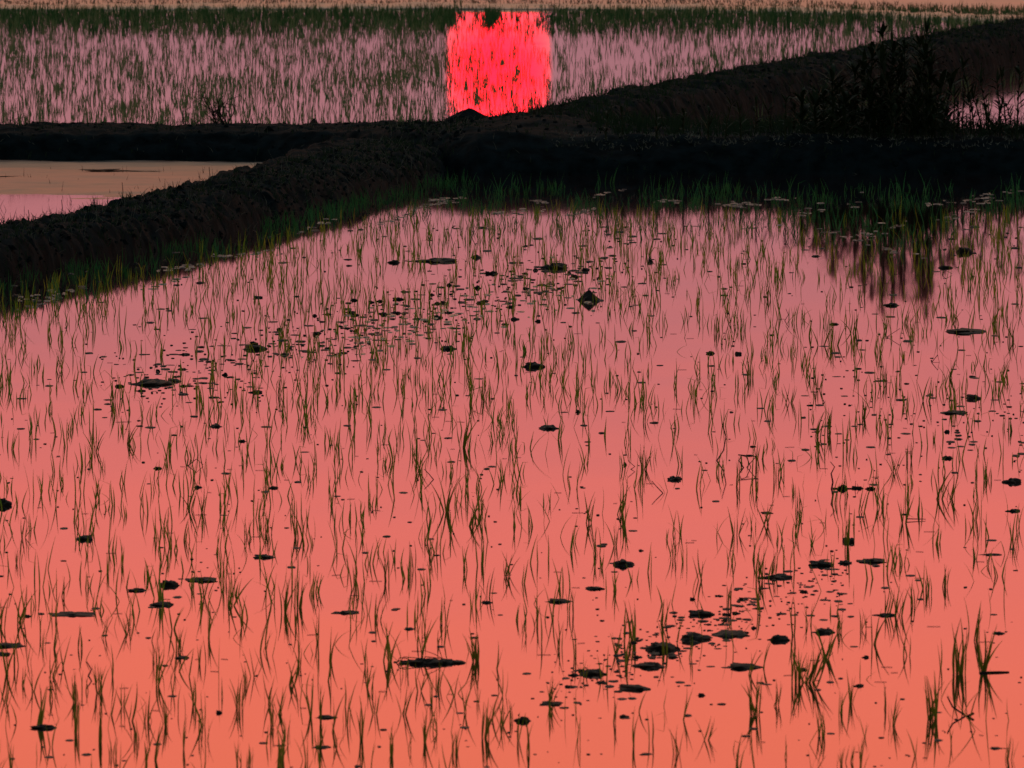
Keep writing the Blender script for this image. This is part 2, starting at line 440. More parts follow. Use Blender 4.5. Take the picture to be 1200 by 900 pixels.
# random rest of the near paddy: the nearest become objects, the others one mesh
def inside_near(x, y): return x > lerp_line(LD, y) + 0.1
cand = []
for ri in range(-60, 60):
    for rj in range(0, 150):
        yy = 31.2 + rj * 0.33 + random.gauss(0, .09)
        x = ri * 0.215 + (yy - 45) * 0.14 + random.gauss(0, .045)
        if abs(x) > yy * 640 / FPX or yy > 72 + R() * 1.2 or (860 < 600 + x / yy * FPX < 1115 and yy > 65 and R() < .7) or not inside_near(x - .3, yy): continue
        px = 600 + x / yy * FPX; py = -250 + CAM_H * FPX / yy
        # sparse open water at lower right and mid right, as in the photograph
        pr = 0.92
        if px > 560 and py > 640: pr = 0.4
        elif px > 620 and py > 480: pr = 0.45
        elif px > 760 and py > 330: pr = 0.6
        if py > 700: pr *= 1.1
        if fbm(x * .8, yy * .3, 2, 3) < -0.25: pr *= 0.5
        if R() > pr: continue
        if any((p.x - x) ** 2 + ((p.y - yy) * .3) ** 2 < .004 for p in placed): continue
        cand.append((yy, x, px, py))
cand.sort()
NI = 300 - count
for yy, x, px, py in cand[:NI]:
    hp = U(.07, .135) / pxm(yy)
    seedling(px, py, hp, random.choice((1, 2, 3, 3, 4, 5)), U(1, 5), U(-.15, .2), GL, wk=.95)

def blades_into(b, x, y, n, h, w, spread=0.02, leans=0.2, segs=4, z0=-0.02, fold=0, curls=.5, kink_p=.06):
    for i in range(n):
        az = (0 if R() < .5 else math.pi) + U(-.9, .9)
        kink = (segs // 2, U(1.0, 2.0)) if R() < kink_p else None
        pts = blade_pts(h * U(.5, 1.1), U(-.06, 1) * leans, U(-.5, 1) * curls, az, segs, kink, (x + U(-1, 1) * spread, y + U(-1, 1) * spread, z0))
        b.add(*ribbon(pts, w * U(.7, 1.3), Vector((U(-.6, .6), 1, .2)), fold))
b = MB()
for yy, x, px, py in cand[NI:]:
    blades_into(b, x, yy, random.choice((1, 2, 3, 3, 4)), U(.06, .13), .0058, .02, .2)
    if yy > 50 and R() < .3: blades_into(b, x + U(-.12, .12), yy + U(-.3, .3), random.choice((1, 2, 3)), U(.07, .14), .0064, .02, .2)
tag(b.build('distant_rice_seedlings', M_blade), 'mass of thin green rice seedlings in the back half of the near paddy', 'rice plants', kind='stuff')
# single thin drowned stems that read as fine vertical threads
b = MB()
for i in range(500):
    yy = U(32, 80); x = U(-1, 1) * yy * 620 / FPX
    if not inside_near(x - .3, yy) or yy > 72: continue
    blades_into(b, x, yy, 1, U(.06, .16), .003, .01, .5, 5, curls=1.1, kink_p=.2)
tag(b.build('fine_grass_threads', M_blade), 'fine bent grass threads scattered among the rice', 'grass', kind='stuff')

# far paddy rice
b = MB()
for i in range(15000):
    yy = 88 + 50 * R(); x = U(-1, 1) * yy * 640 / FPX
    if yy < 140 and x > lerp_line(RD, yy) - 0.8: continue
    d = 0.62 + 0.5 * fbm(x * .5, yy * .12, 5, 3) + max(0, (yy - 122) / 26) * .6 + (0.10 if x < -2 else 0)
    if any(abs((yy - 108 - o_) - (x - .33) * 6) < 1.1 for o_ in (0, 14, -13)) and x > .2 and R() < .8: continue
    pxx = 600 + x / yy * FPX
    if 515 < pxx < 655: d *= 0.75 if yy < 120 else .4
    if R() > d: continue
    blades_into(b, x, yy, random.choice((1, 2, 3)), U(.05, .13), .0085, .03, .2, 3)
b_thin = b; b = MB()
for i in range(5200):
    yy = U(125, 138.3); x = U(-1, 1) * 7.4; pxx = 600 + x / yy * FPX
    notch = 565 < pxx < 586 and yy > 129  # denser blades stand in for the reflected tree in the sun's red
    if not notch and 530 < pxx < 646 and R() < .9: continue
    if notch or R() < .15 + (yy - 125) / 14: blades_into(b, x, yy, 3, U(.07, .15), .011, .03, .2, 3)
for i in range(80):  # wedge of blades added to draw the reflected tree's notch
    t = R() ** .8; p = G3(574 + (1 - t) * U(-7, 7), 14.5 + 13 * t); blades_into(b, p.x, p.y, 2, U(.05, .11), .010, .02, .12, 3)
for i in range(16):  # blades added to round the right corner of the sun's reflection
    t = R(); p = G3(648 - 14 * t * t, 40 - 25 * t + U(-6, 0)); blades_into(b, p.x, p.y, 2, U(.05, .10), .010, .03, .12, 3)
for i in range(22):  # blades added to cut the left corner of the sun's reflection
    t = R(); p = G3(524 + 16 * t, 33 - 20 * t + U(-12, 0)); blades_into(b, p.x, p.y, 4, U(.08, .14), .011, .03, .12, 3)
tag(b.build('dense_far_rice', M_tuft2), 'dense dark green rice along the far paddy back edge, part added to shape sun reflection', 'rice plants', kind='stuff')
tag(b_thin.build('far_rice_seedlings', M_far), 'rows of green rice seedlings covering the far paddy beyond the banks', 'rice plants', kind='stuff')
# right paddy rice
b = MB()
for i in range(500):
    yy = U(88, 135); x = U(2, 8)
    if x < lerp_line(RD, yy) + 0.15: continue
    blades_into(b, x, yy, 3, U(.08, .16), .007, .03, .2, 3)
tag(b.build('right_paddy_seedlings', M_far), 'thin rice seedlings in the small paddy at the far right', 'rice plants', kind='stuff')

# ------------------------------------------------------------------ grasses on and below the banks
def bank_z(x, y):
    return None
b = MB(); bs = MB()
dg = bpy.context.evaluated_depsgraph_get()
from mathutils.bvhtree import BVHTree
trees = []
for nm in ('cross_bank', 'left_bank', 'right_bank', 'far_bank'):
    trees.append(BVHTree.FromObject(bpy.data.objects[nm], dg))
def zat(x, y):
    best = -1
    for t in trees:
        h = t.ray_cast(Vector((x, y, 3)), Vector((0, 0, -1)))
        if h[0] is not None: best = max(best, h[0].z)
    return best
def grass_on(n, fx, hmin, hmax, w, b, dens=2, leans=.5):
    for i in range(n):
        x, y = fx()
        z = zat(x, y)
        if z < -0.02: continue
        blades_into(b, x, y, dens, U(hmin, hmax), w, .03, leans, 3, z - .01, curls=1.0, kink_p=.1)
def f_left():
    y = U(50, 83); return lerp_line(LD, y) - U(-.05, .6), y
def f_cross(): 
    return U(-5.5, 6), U(80, 85)
def f_right():
    y = U(83, 130); return lerp_line(RD, y) - U(-.05, .7), y
grass_on(2600, f_left, .02, .06, .006, b)
grass_on(2600, f_cross, .015, .05, .006, b)
grass_on(3200, f_right, .03, .09, .007, b)
def f_rp(): return U(.6, 6.2), U(80.6, 82.8)
grass_on(1500, f_rp, .05, .16, .008, b, 3, .4)
grass_on(260, lambda: (U(960, 1112) / FPX * 81 - 600 / FPX * 81, U(81.2, 82.6)), .14, .42, .014, b, 3, .35)
tag(b.build('bank_grass', M_grass), 'short dark grass growing over the earth banks', 'grass', kind='stuff')
grass_on(1900, f_left, .03, .12, .004, bs, 1, 1.5)
grass_on(420, f_cross, .03, .09, .004, bs, 1, 1.0)
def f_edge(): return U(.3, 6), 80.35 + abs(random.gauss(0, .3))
bl = MB(); grass_on(900, f_edge, .008, .025, .006, bl, 2, 1.6)  # the lit line of the ledge is put into this litter's pale colour
tag(bl.build('ledge_light_litter', material('lit_ledge_tone', (.12, .12, .11), .7, (.30, .29, .26), 9, 3, .2)), 'thin line of litter coloured as light on the front edge of the cross bank', 'straw', kind='stuff')
grass_on(300, lambda: (U(-6, 0.5), U(82.2, 83.4)), .01, .04, .005, bs, 1, 1.4)
grass_on(110, f_rp, .05, .16, .005, bs, 1, .9)
tag(bs.build('dead_straw', M_straw), 'pale dead straws sticking out of the earth banks', 'straw', kind='stuff')
b = MB()
for i in range(6500):
    f = random.choice((f_left, f_left, f_cross, f_right)); x, y = f(); z = zat(x, y)
    if z < 0: continue
    q = U(.004, .016) if R() < .96 else U(.016, .032); w = q * U(.8, 1.8); o_ = R() * 6
    vs_ = [(x + math.cos(o_ + k * 2.09) * w, y + math.sin(o_ + k * 2.09) * w, z - .004) for k in range(3)] + [(x + math.cos(o_ + .8 + k * 2.09) * w * .6, y + math.sin(o_ + .8 + k * 2.09) * w * .6, z + q * U(.6, 1.2)) for k in range(3)]
    b.add(vs_, [(0, 1, 3), (1, 4, 3), (1, 2, 4), (2, 5, 4), (2, 0, 5), (0, 3, 5), (3, 4, 5)])
tag(b.build('bank_crumbs', M_dike, smooth=False), 'loose earth crumbs lying all over the banks', 'earth', kind='stuff')
# far bank stubble
b = MB()
for i in range(2600):
    x = U(-8, 9); pxx = 600 + x / 138 * FPX
    y0 = 138.6 if pxx < 800 else 138.6 - (pxx - 800) * .022
    y = y0 + U(0, 9)
    blades_into(b, x, y, 2, U(.03, .08), .012, .05, .4, 2, 0.0)
tag(b.build('field_stubble', material('tan_stubble', (.16, .12, .075), .7, (.26, .2, .13), 9, 3, .2)), 'dry tan stubble on the field beyond the far paddy', 'stubble', kind='stuff')

b = MB()
for i in range(260):
    y = U(64, 81); x = lerp_line(LD, y) - U(.6, 4.5)
    blades_into(b, x, y, random.choice((1, 2)), U(.02, .08), .004, .02, .3, 3)
tag(b.build('pool_stubble', M_twig), 'thin dark stubble and shoots poking out of the left paddy', 'stubble', kind='stuff')
# bright green tufts in the dark shallows
def tuft(px, py, hpx, n, label, group):
    p = G3(px, py); h = hpx * pxm(p.y)
    t = thing('grass_tuft', (p.x, p.y, 0), label, 'grass tuft', group)
    bb = MB(); blades_into(bb, 0, 0, n, h, .006, .05, .3, 5, curls=.6, fold=.3); bb.build('blades', M_tuft, t)
M_tuft = material('tuft_leaf', (0.02, 0.15, 0.05), 0.5, (0.06, 0.20, 0.06), 20, 3, 0.3, 0.5, per_obj=.5)
TL = [(8,375),(25,368),(45,360),(62,356),(85,350),(108,345),(125,340),(150,330),(175,322),(205,318),(235,310),(262,300),(290,296),(300,285),(322,285),(345,272),(360,262),(372,258),(395,262)]
for px, py in TL:
    tuft(px, py + U(-5, 5), U(14, 34), random.randint(4, 8), 'bright green grass tuft in the shallows at the foot of the left bank', 'grass tufts along the foot of the left bank')
TR = [(520,238),(545,232),(590,228),(603,236),(622,228),(640,222),(672,236),(700,222),(712,215),(735,240),(750,236),(780,224),(848,226),(860,222),(895,228),(905,232),(930,226),(957,232),(975,240),(1000,250),
      (1012,262),(1035,256),(1050,225),(1065,240),(1080,226),(1090,262),(1115,222),(1140,234),(1165,232),(1185,226),(1195,240),(1030,282),(1058,296),(1085,300),(1110,248),(1150,255),(975,268),(820,232),(560,245)]
for px, py in TR:
    tuft(px, py, U(12, 30), random.randint(3, 7), 'green grass tuft in the dark shallows below the cross bank', 'grass tufts below the cross bank')
b = MB()
for i in range(1300):
    px = U(430, 1200); py = U(212, 264) + (R() ** 2) * 30
    if 880 < px < 1110 and R() < .4: py += U(0, 45)
    if fbm(px * .012, py * .05, 3, 3) < 0.0: continue
    p = G3(px, py); blades_into(b, p.x, p.y, 2, U(.04, .11), .005, .04, .4, 3)
for i in range(950):
    t = R(); y = 55 + 24 * t; x = lerp_line(LD, y) + abs(random.gauss(0, .2))
    if fbm(x * 2, y * .8, 9, 3) < 0: continue
    blades_into(b, x, y, 2, U(.04, .11), .005, .04, .4, 3)
tag(b.build('marginal_grass', M_tuft), 'ragged green grass in the shallow water at the foot of the banks', 'grass', kind='stuff')
# pale scum and straw rafts in the shallows
def flat_blob(b, x, y, rx, ry, z, n=11):
    ang0 = R() * 6
    ring = [(x + math.cos(ang0 + i / n * 2 * math.pi) * rx * U(.6, 1.15), y + math.sin(ang0 + i / n * 2 * math.pi) * ry * U(.6, 1.15)) for i in range(n)]
    vs = [(a, c, -0.004) for a, c in ring] + [(x + (a - x) * .6, y + (c - y) * .6, z) for a, c in ring] + [(x, y, z * 1.2)]
    fs = [(i, (i + 1) % n, n + (i + 1) % n, n + i) for i in range(n)] + [(n + i, n + (i + 1) % n, 2 * n) for i in range(n)]
    b.add(vs, fs)
b = MB()
for (x0, y0, x1, y1, n, sp) in [(470,250,545,232,26,3),(500,235,545,231,14,2),(580,250,640,246,26,4),(665,252,700,243,16,2),(770,236,795,236,16,2),(840,240,890,240,30,3),(900,234,930,232,12,2),(1080,240,1170,232,26,4),
                               (1000,280,1060,262,22,5),(1100,258,1150,246,16,4),(440,262,480,252,14,3),(20,352,100,338,26,5),(180,318,240,310,26,3),(250,300,330,296,26,3),(350,272,390,258,12,3),(610,232,640,238,8,2),(690,232,730,222,12,2),
                               (870,262,1010,236,20,10),(960,270,1090,300,20,14),(20,365,80,345,16,3),(150,340,220,325,14,3),(1130,236,1200,222,16,5)]:
    for i in range(n):
        t = R(); p = G3(x0 + (x1 - x0) * t + U(-4, 4), y0 + (y1 - y0) * t + random.gauss(0, sp * .5))
        flat_blob(b, p.x, p.y, U(.006, .04), U(.015, .06), U(.002, .004))
tag(b.build('pale_floating_scum', M_scum), 'pale scum and broken straw floating in the dark shallows by the banks', 'scum', kind='stuff')

# ------------------------------------------------------------------ mud clods
def clod_mesh(seed, peaky=0.0, flat=1.0):
    """unit clod: radius ~1 in x/y, height ~1, base under water"""
    b = MB(); nu, nv = 18, 7; vs = []; fs = []
    for j in range(nv + 1):
        ph = -0.25 + (math.pi / 2 + .25) * j / nv
        for i in range(nu):
            th = 2 * math.pi * i / nu
            d = Vector((math.cos(ph) * math.cos(th), math.cos(ph) * math.sin(th), math.sin(ph)))
            r = 1 + .55 * noise.noise(d * 1.5 + Vector((seed, 0, 0))) + .35 * noise.noise(d * 4 + Vector((0, seed, 0)))
            if peaky: r *= (1 - peaky * .45 * math.sin(2 * max(ph, 0)))
            vs.append((d.x * r, d.y * r, d.z * r * flat))
    for j in range(nv):
        for i in range(nu):
            a = j * nu + i; c = j * nu + (i + 1) % nu
            fs.append((a, c, c + nu, a + nu))
    b.add(vs, fs); return b.mesh('mud_clod', M_clod)
clods = [clod_mesh(i * 3.1 + 1) for i in range(9)]
def peak_mesh():
    b = MB(); nu = 11; vs = []
    for j, (t, rr) in enumerate([(-.2, 1.1), (0, 1), (.25, .82), (.5, .58), (.75, .32), (1.0, .07)]):
        for i in range(nu):
            a = 2 * math.pi * i / nu; k = rr * (1 + .14 * math.sin(i * 2.3 + j) + .1 * math.sin(i * 5.1))
            vs.append((math.cos(a) * k, math.sin(a) * k, t + .05 * math.sin(i * 3.7 + j * 2)))
    b.add(vs, [(j * nu + i, j * nu + (i + 1) % nu, (j + 1) * nu + (i + 1) % nu, (j + 1) * nu + i) for j in range(5) for i in range(nu)] + [tuple(range(5 * nu, 6 * nu))])
    return b.mesh('mud_clod', M_clod, smooth=False)
peak = peak_mesh()
def clod(px, py, w, h, label, group=None, me=None, nm='mud_clod', cat='mud clod'):
    p = G3(px, py); s = pxm(p.y)
    o = link(nm, me or random.choice(clods)); o.location = (p.x, p.y, -0.002)
    o.scale = (w / 2 * s * 1.1, U(.5, 1.0) * w * s, h * s * (1.25 if me is peak else 1.0)); o.rotation_euler = (0, 0, U(-.5, .5))
    tag(o, label, cat, group); return o
CL = [
 (690,352,25,10,'pointed black mud clod whose reflection makes a diamond in the upper middle',1),
 (625,430,22,5,'flat black clod with a raised right end, in the middle below the diamond clod',0),
 (643,502,17,4,'lone oval black clod in the pink water at the centre',0),
 (525,409,14,4,'small oval clod at upper middle left of the diamond clod',0),
 (298,409,24,4,'black flat clod at the left end of the upper line of mud crumbs',0),
 (178,450,38,5,'wide low mud clod with crumbs on it in the left upper part',0),
 (202,447,16,3,'small clod touching the right end of the wide low clod at upper left',0),
 (730,662,23,6,'smooth oval black clod right of bottom centre, standing alone',0),
 (198,686,22,6,'pointed oval clod at lower left, rightmost of three close clods',0),
 (161,692,20,3,'flat clod at lower left, leftmost of three close clods',0),
 (190,709,22,4,'ragged clod at lower left, lowest of three close clods',0),
 (85,720,46,3,'long flat bar of black mud at the lower left',0),
 (653,705,26,3,'thin flat bar of mud right of bottom centre with a bit sticking up',0),
 (697,690,20,3,'small ragged clod just above right of the thin flat bar of mud',0),
 (963,662,26,6,'largest clod of the row of three at right, its left one',0),
 (991,660,14,4,'middle and smallest clod of the row of three at right',0),
 (1021,658,28,4,'right and flattest clod of the row of three at right',0),
 (910,677,30,4,'dark flat clod at the foot of a loose rice clump at right',0),
 (822,720,26,6,'ragged clod at the top left of the black clod cluster',0),
 (812,749,30,7,'wide clod in the middle of the black clod cluster',0),
 (775,761,34,8,'tallest clod on the left side of the black clod cluster',0),
 (762,781,28,5,'flat clod directly below the tallest clod of the cluster',0),
 (742,807,28,4,'flat clod at the lowest left corner of the black clod cluster',0),
 (857,744,34,5,'flat clod at the upper right of the black clod cluster',0),
 (912,750,22,5,'pointed clod at the right end of the black clod cluster',0),
 (868,782,38,4,'long flat clod at the lower right of the black clod cluster',0),
 (695,790,24,6,'crumbly round clod left of the black clod cluster',0),
 (1130,296,18,6,'ragged upright clod at the upper right below the bank grass',0),
 (1108,314,16,3,'small flat clod just left below the ragged clod at upper right',0),
 (1045,358,15,3,'tiny flat clod in open water at upper right',0),
 (1130,389,44,4,'long flat ragged clod with straws at the right edge of the upper paddy',0),
 (100,632,16,5,'squat upright clod in the lower left middle',0),
 (467,351,12,3,'small oval clod left of the upper mud crumbs',0),
 (515,306,34,4,'long low mud clod in the upper middle of the paddy',0),
 (558,302,12,3.4,'small peaked clod right of the long low clod in the upper middle',1),
 (462,308,12,3,'tiny clod left of the long low clod in the upper middle',0),
 (8,757,34,3,'flat bar of mud cut by the left edge, upper of two',0),
 (4,767,14,3,'flat clod cut by the left edge, lower of two',0),
 (52,853,28,4,'oval flat clod near the lower left corner beside long rice shoots',0),
 (405,718,26,3,'flat black clod right of the tall dense rice clump left of centre',0),
 (236,680,30,4,'flat clod with a raised left end, right of the three close clods',0),
 (310,653,22,4,'flat clod among rice shoots left of centre',0),
 (613,845,16,5,'square clod near the bottom at centre',0),
 (964,741,22,4,'rounded clod at the foot of a leaning rice clump at right',0),
 (1038,721,20,3,'small flat clod under a leaning rice clump at right',0),
 (994,635,13,5,'round black clod at the foot of a single tall shoot at right',0),
 (382,841,22,3,'thin flat clod near the bottom left of centre',0),
 (378,876,18,3,'dark clod at the foot of an arching rice tuft near the bottom edge',0),
 (650,314,24,6,'low dark clod in the upper middle right of the long low clod',0),
 (5,592,14,7,'dark clod cut by the left edge halfway down',0),
 (1140,467,14,4,'small clod at right, upper one of a broken line of mud',0),
 (1119,484,26,3,'flat bar of mud at right, lower one of a broken line',0),
 (1187,599,14,3,'small oval clod in open water near the right edge',0),
 (645,825,24,3,'small flat clod crossing an upright rice tuft at bottom centre',0),
 (1162,650,20,2,'thin dark sliver of mud at the right edge under a kinked shoot',0),
 (732,545,4,3,'tiny clod left of the compact dark rice tuft',0),
 (790,562,14,4,'small clod right of the middle near the right open water',0),
 (1187,565,16,5,'ragged dark lump of stubble at the right edge',0),
 (253,500,10,3,'small arrow-shaped clod in the left middle',0),
 (300,460,12,3,'tiny clod in the left middle beside a thin rice tuft',0),
]
for px, py, w, h, lab, pk in CL:
    clod(px, py, w, h, lab, me=peak if pk else None)
CG = 'small black mud clods scattered over the near paddy'
for i in range(120):
    r = R()
    if r < .45:      # upper diagonal line of crumbs
        t = R(); px = 160 + 560 * t + random.gauss(0, 22); py = 452 - 150 * t + random.gauss(0, 16)
    elif r < .62:    # cluster at lower right
        t = R(); px = 680 + 300 * t + random.gauss(0, 20); py = 795 - 110 * t + random.gauss(0, 14)
    else: px = U(0, 1200); py = U(300, 890)
    if py < 300 or not inside_near(G3(px, py).x, G3(px, py).y): continue
    clod(px, py, U(5, 12) * (0.6 + py / 1400), U(1.5, 3.2), 'small black clod of mud just breaking the still pink water', CG)
b = MB()
def speck(px, py, w, h):
    p = G3(px, py); s = pxm(p.y); n = 6; rx = w * s / 2; ry = w * s * U(.6, 1.4); a0 = R() * 6
    ring = [(p.x + math.cos(a0 + i) * rx, p.y + math.sin(a0 + i) * ry) for i in (k * 2 * math.pi / n for k in range(n))]
    vs = [(x, y, -.002) for x, y in ring] + [(p.x + (x - p.x) * .7, p.y + (y - p.y) * .7, h * s * U(.5, 1)) for x, y in ring]
    b.add(vs, [(i, (i + 1) % n, n + (i + 1) % n, n + i) for i in range(n)] + [tuple(range(n, 2 * n))])
for i in range(2200):
    r = R()
    if r < .30:
        t = R(); px = 150 + 590 * t + random.gauss(0, 35); py = 455 - 150 * t + random.gauss(0, 20)
    elif r < .48:
        t = R(); px = 660 + 330 * t + random.gauss(0, 20); py = 800 - 120 * t + random.gauss(0, 18)
    elif r < .56:
        px = U(940, 1200); py = random.gauss(480, 40)
    else: px = U(-10, 1210); py = 265 + 640 * R() ** 1.5
    if py < 258: continue
    p = G3(px, py)
    if inside_near(p.x, p.y): speck(px, py, U(2, 6) if R() < .75 else U(7, 16), U(.4, 1.4))
tag(b.build('mud_crumbs', M_clod, smooth=False), 'countless black crumbs of mud breaking the water surface', 'mud', kind='stuff')
# floating straw bits, flat on the water
b = MB()
for i in range(170):
    px = U(0, 1200); py = 280 + 610 * R()
    p = G3(px, py)
    if not inside_near(p.x, p.y): continue
    a = random.gauss(0, .5); L = U(.01, .045)
    d = Vector((math.cos(a), math.sin(a), 0)) * L / 2; s = Vector((-d.y, d.x, 0)).normalized() * .0018
    c = Vector((p.x, p.y, .0008))
    b.add([c - d - s, c + d - s, c + d + s, c - d + s, c - d + Vector((0, 0, .0012)), c + d + Vector((0, 0, .0012))], [(0, 1, 5, 4), (3, 4, 5, 2), (0, 4, 3), (1, 2, 5)])
tag(b.build('floating_straws', M_twig), 'thin dark straws floating flat on the water', 'straw', kind='stuff')
# brown silt patches just awash in the upper line of crumbs
b = MB()
for i in range(150):
    t = R(); px = 380 + 300 * t + random.gauss(0, 25); py = 405 - 70 * t + random.gauss(0, 12)
    p = G3(px, py); flat_blob(b, p.x, p.y, U(.01, .035), U(.02, .10), U(.002, .005))
tag(b.build('silt_patches', material('orange_silt', (.16, .07, .03), .35, (.34, .14, .06), 20, 4, .5)), 'orange brown silt patches just awash among the mud crumbs', 'silt', kind='stuff')

# ------------------------------------------------------------------ twigs and stalks
def tube(b, pts, r0, r1, n=5):
    vs = []; fs = []
    for i, p in enumerate(pts):
        t = i / (len(pts) - 1); r = r0 + (r1 - r0) * t
        d = (pts[min(i + 1, len(pts) - 1)] - pts[max(i - 1, 0)]).normalized()
        a = d.cross(Vector((.3, .9, .1))).normalized(); c = d.cross(a)
        vs += [p + (a * math.cos(2 * math.pi * k / n) + c * math.sin(2 * math.pi * k / n)) * r for k in range(n)]
    for i in range(len(pts) - 1):
        for k in range(n):
            fs.append((i * n + k, i * n + (k + 1) % n, (i + 1) * n + (k + 1) % n, (i + 1) * n + k))
    fs.append(tuple(range(n)))
    fs.append(tuple(reversed(range((len(pts) - 1) * n, len(pts) * n))))
    b.add(vs, fs)
def stalk(px, py, pix, r, label, cat='stalk', nm='bent_stalk', mat=None):
    """pix: list of (dx px, height px, depth m) from the base"""
    p = G3(px, py); s = pxm(p.y)
    b = MB(); tube(b, [Vector((dx * s, dd, hh * s)) for dx, hh, dd in pix], r, r * .6)
    o = b.build(nm, mat or M_twig); o.location = (p.x, p.y, 0); tag(o, label, cat); return o
stalk(1125, 840, [(16, 4, 0), (6, -1, .02), (6, 1, .03), (-8, 10, .05), (-14, 22, .06)], .004, 'thick dark bent stalk making a V shape at the bottom right')
stalk(1150, 789, [(-2, 0, 0), (8, .3, .01), (20, .5, .02), (33, .2, .03)], .0055, 'straight black stick floating right of a tall rice clump', 'stick', 'floating_stick')
stalk(1097, 425, [(-6, -1, 0), (2, 9, .02), (4, 0, .03), (-5, 0, .02)], .0022, 'thin stalk folded into a small triangle in the right middle')
stalk(872, 548, [(0, -1, 0), (-6, 8, .01), (-3, 14, .02), (3, 12, .03), (8, 0, .03)], .0028, 'dark looped stalk whose reflection closes a ring at right')
stalk(883, 548, [(-18, 15, 0), (2, 13, .01), (4, 14, .01), (-8, 0, .02)], .0025, 'thin crossbar stalk leaning over the looped stalk')
stalk(1108, 322, [(-4, 0, 0), (0, 5, .01), (8, 1, .02)], .002, 'short bent straw beside a small flat clod at upper right')
stalk(843, 540, [(-3, 0, 0), (5, 12, .02), (8, 28, .03), (3, 45, .03)], .003, 'long dark reddish dead stalk curving up at right middle')
stalk(1063, 610, [(0, 2, 0), (10, 1.6, .01), (22, 1.2, .02)], .0022, 'short straw line floating right of a tall curved rice clump', 'straw', 'floating_straw')
stalk(920, 376, [(-1, -1, 0), (4, 7, .02), (1, 14, .02)], .002, 'small kinked stalk in the upper right paddy')
stalk(103, 792, [(0, -1, 0), (4, 7, .02), (-2, 16, .03)], .0028, 'short dark kinked stalk at the lower left between two rice tufts')
stalk(228, 546, [(-8, 0, 0), (2, 8, .01), (10, 1, .02)], .002, 'small arched straw in the left middle of the paddy')
stalk(740, 550, [(-2, -1, 0), (4, 3, .01), (-4, 10, .02)], .0022, 'tiny hooked stalk left of the compact dark rice tuft')
stalk(773, 578, [(4, 0, 0), (-4, 8, .01), (-9, 14, .02)], .0022, 'thin straw bent to a point right of the compact dark rice tuft')
stalk(505, 562, [(3, 0, 0), (-2, 6, .01), (-8, 12, .02)], .0022, 'thin straw folded to a point left of the middle')
stalk(1055, 395, [(-16, 0, 0), (0, 10, .02), (0, 0, .02)], .0018, 'fine straw tent left of the long flat clod at right')
# black twig with stubs and two crumbs
p = G3(976, 573); s = pxm(p.y)
t = thing('broken_twig', (p.x, p.y, 0), 'broken black twig standing upright with side stubs and lumps at right middle', 'twig')
b = MB(); tube(b, [Vector((a * s, 0, h * s)) for a, h in [(-2, -3), (0, 8), (-2, 18), (2, 26), (-3, 32)]], .004, .0015); b.build('stem', M_twig, t)
b = MB(); tube(b, [Vector((a * s, .01, h * s)) for a, h in [(0, .4), (10, .1), (25, .4), (36, .2)]], .004, .002); b.build('side_branch', M_twig, t)
for dx in (8, 12, 26, 31, 44):
    o = link('knot', random.choice(clods), t); o.location = (dx * s, U(-.03, .05), 0); o.rotation_euler = (0, 0, U(0, 6)); o.scale = (U(2.5, 5) * s, U(2, 6) * s, U(1.5, 5) * s)
    b = MB(); tube(b, [Vector((dx * s, .01, 0)), Vector(((dx + U(-3, 3)) * s, 0, U(5, 10) * s))], .0016, .0008, 4); b.build('stub', M_twig, t)
    
# twig raft
p = G3(500, 777); s = pxm(p.y)
t = thing('twig_raft', (p.x, p.y, 0), 'floating raft of dark twigs and mud with arching straws left of a dense rice tuft', 'twig raft')
for dx, w, h in [(-22, 20, 3), (-8, 26, 5), (8, 26, 5), (22, 22, 4), (36, 20, 3)]:
    o = link('mud_lump', random.choice(clods), t); o.location = (dx * s, U(-.01, .02), -.001); o.scale = (w / 2 * s, w * .8 * s, h * s)
for i in range(9):
    b = MB(); x0 = U(-42, 0); x1 = x0 + U(20, 60); hh = U(1, 9) if i else 15
    tube(b, [Vector((x0 * s, U(-.02, .02), 0)), Vector(((x0 + 4) * s, 0, hh * s)), Vector(((x0 + x1) / 2 * s, .01, hh * .7 * s)), Vector((x1 * s, U(-.02, .02), 1 * s))], .0018, .0009, 4)
    b.build('twig', M_twig, t)
# dead bushes on the cross bank
def bush(px, py, zb, wpx, hpx, n, label, r=.004):
    p = G3(px, py, zb); s = pxm(p.y)
    t = thing('dead_bush', (p.x, p.y, zb - .02), label, 'dead bush')
    for i in range(n):
        b = MB(); x = U(-.3, .3) * wpx * s * .6; q = Vector((x, U(-.05, .05), 0)); a = (x / (wpx * s) * 2.2) + U(-.7, .7)
        pts = [q.copy()]
        L = hpx * s * U(.5, 1.05) / 5
        for k in range(5):
            q = q + Vector((math.sin(a) * L, U(-.3, .3) * L, math.cos(a) * L)); pts.append(q.copy()); a += U(-.45, .45)
            if R() < .8:
                a2 = a + random.choice((-1, 1)) * U(.5, 1.1); q2 = q.copy(); pp = [q2.copy()]
                for m in range(3):
                    q2 = q2 + Vector((math.sin(a2) * L * .6, U(-.3, .3) * L, math.cos(a2) * L * .6)); pp.append(q2.copy()); a2 += U(-.4, .4)
                tube(b, pp, r * .45, r * .2, 4)
        tube(b, pts, r * .8, r * .25, 4)
        b.build('branch', M_twig, t)
bush(258, 146, .24, 60, 46, 14, 'larger leafless twiggy bush on the left part of the cross bank', .0065)
bush(222, 145, .24, 34, 22, 8, 'low dead bush just left of the larger twiggy bush', .003)
bush(12, 146, .24, 24, 22, 5, 'small curled dead weed on the bank at the left edge', .003)
bush(628, 134, .34, 44, 26, 8, 'sparse dead twigs on the bank in front of the red sun reflection', .003)
bush(652, 134, .34, 24, 22, 5, 'little dead bush at the right edge of the red sun reflection', .003)
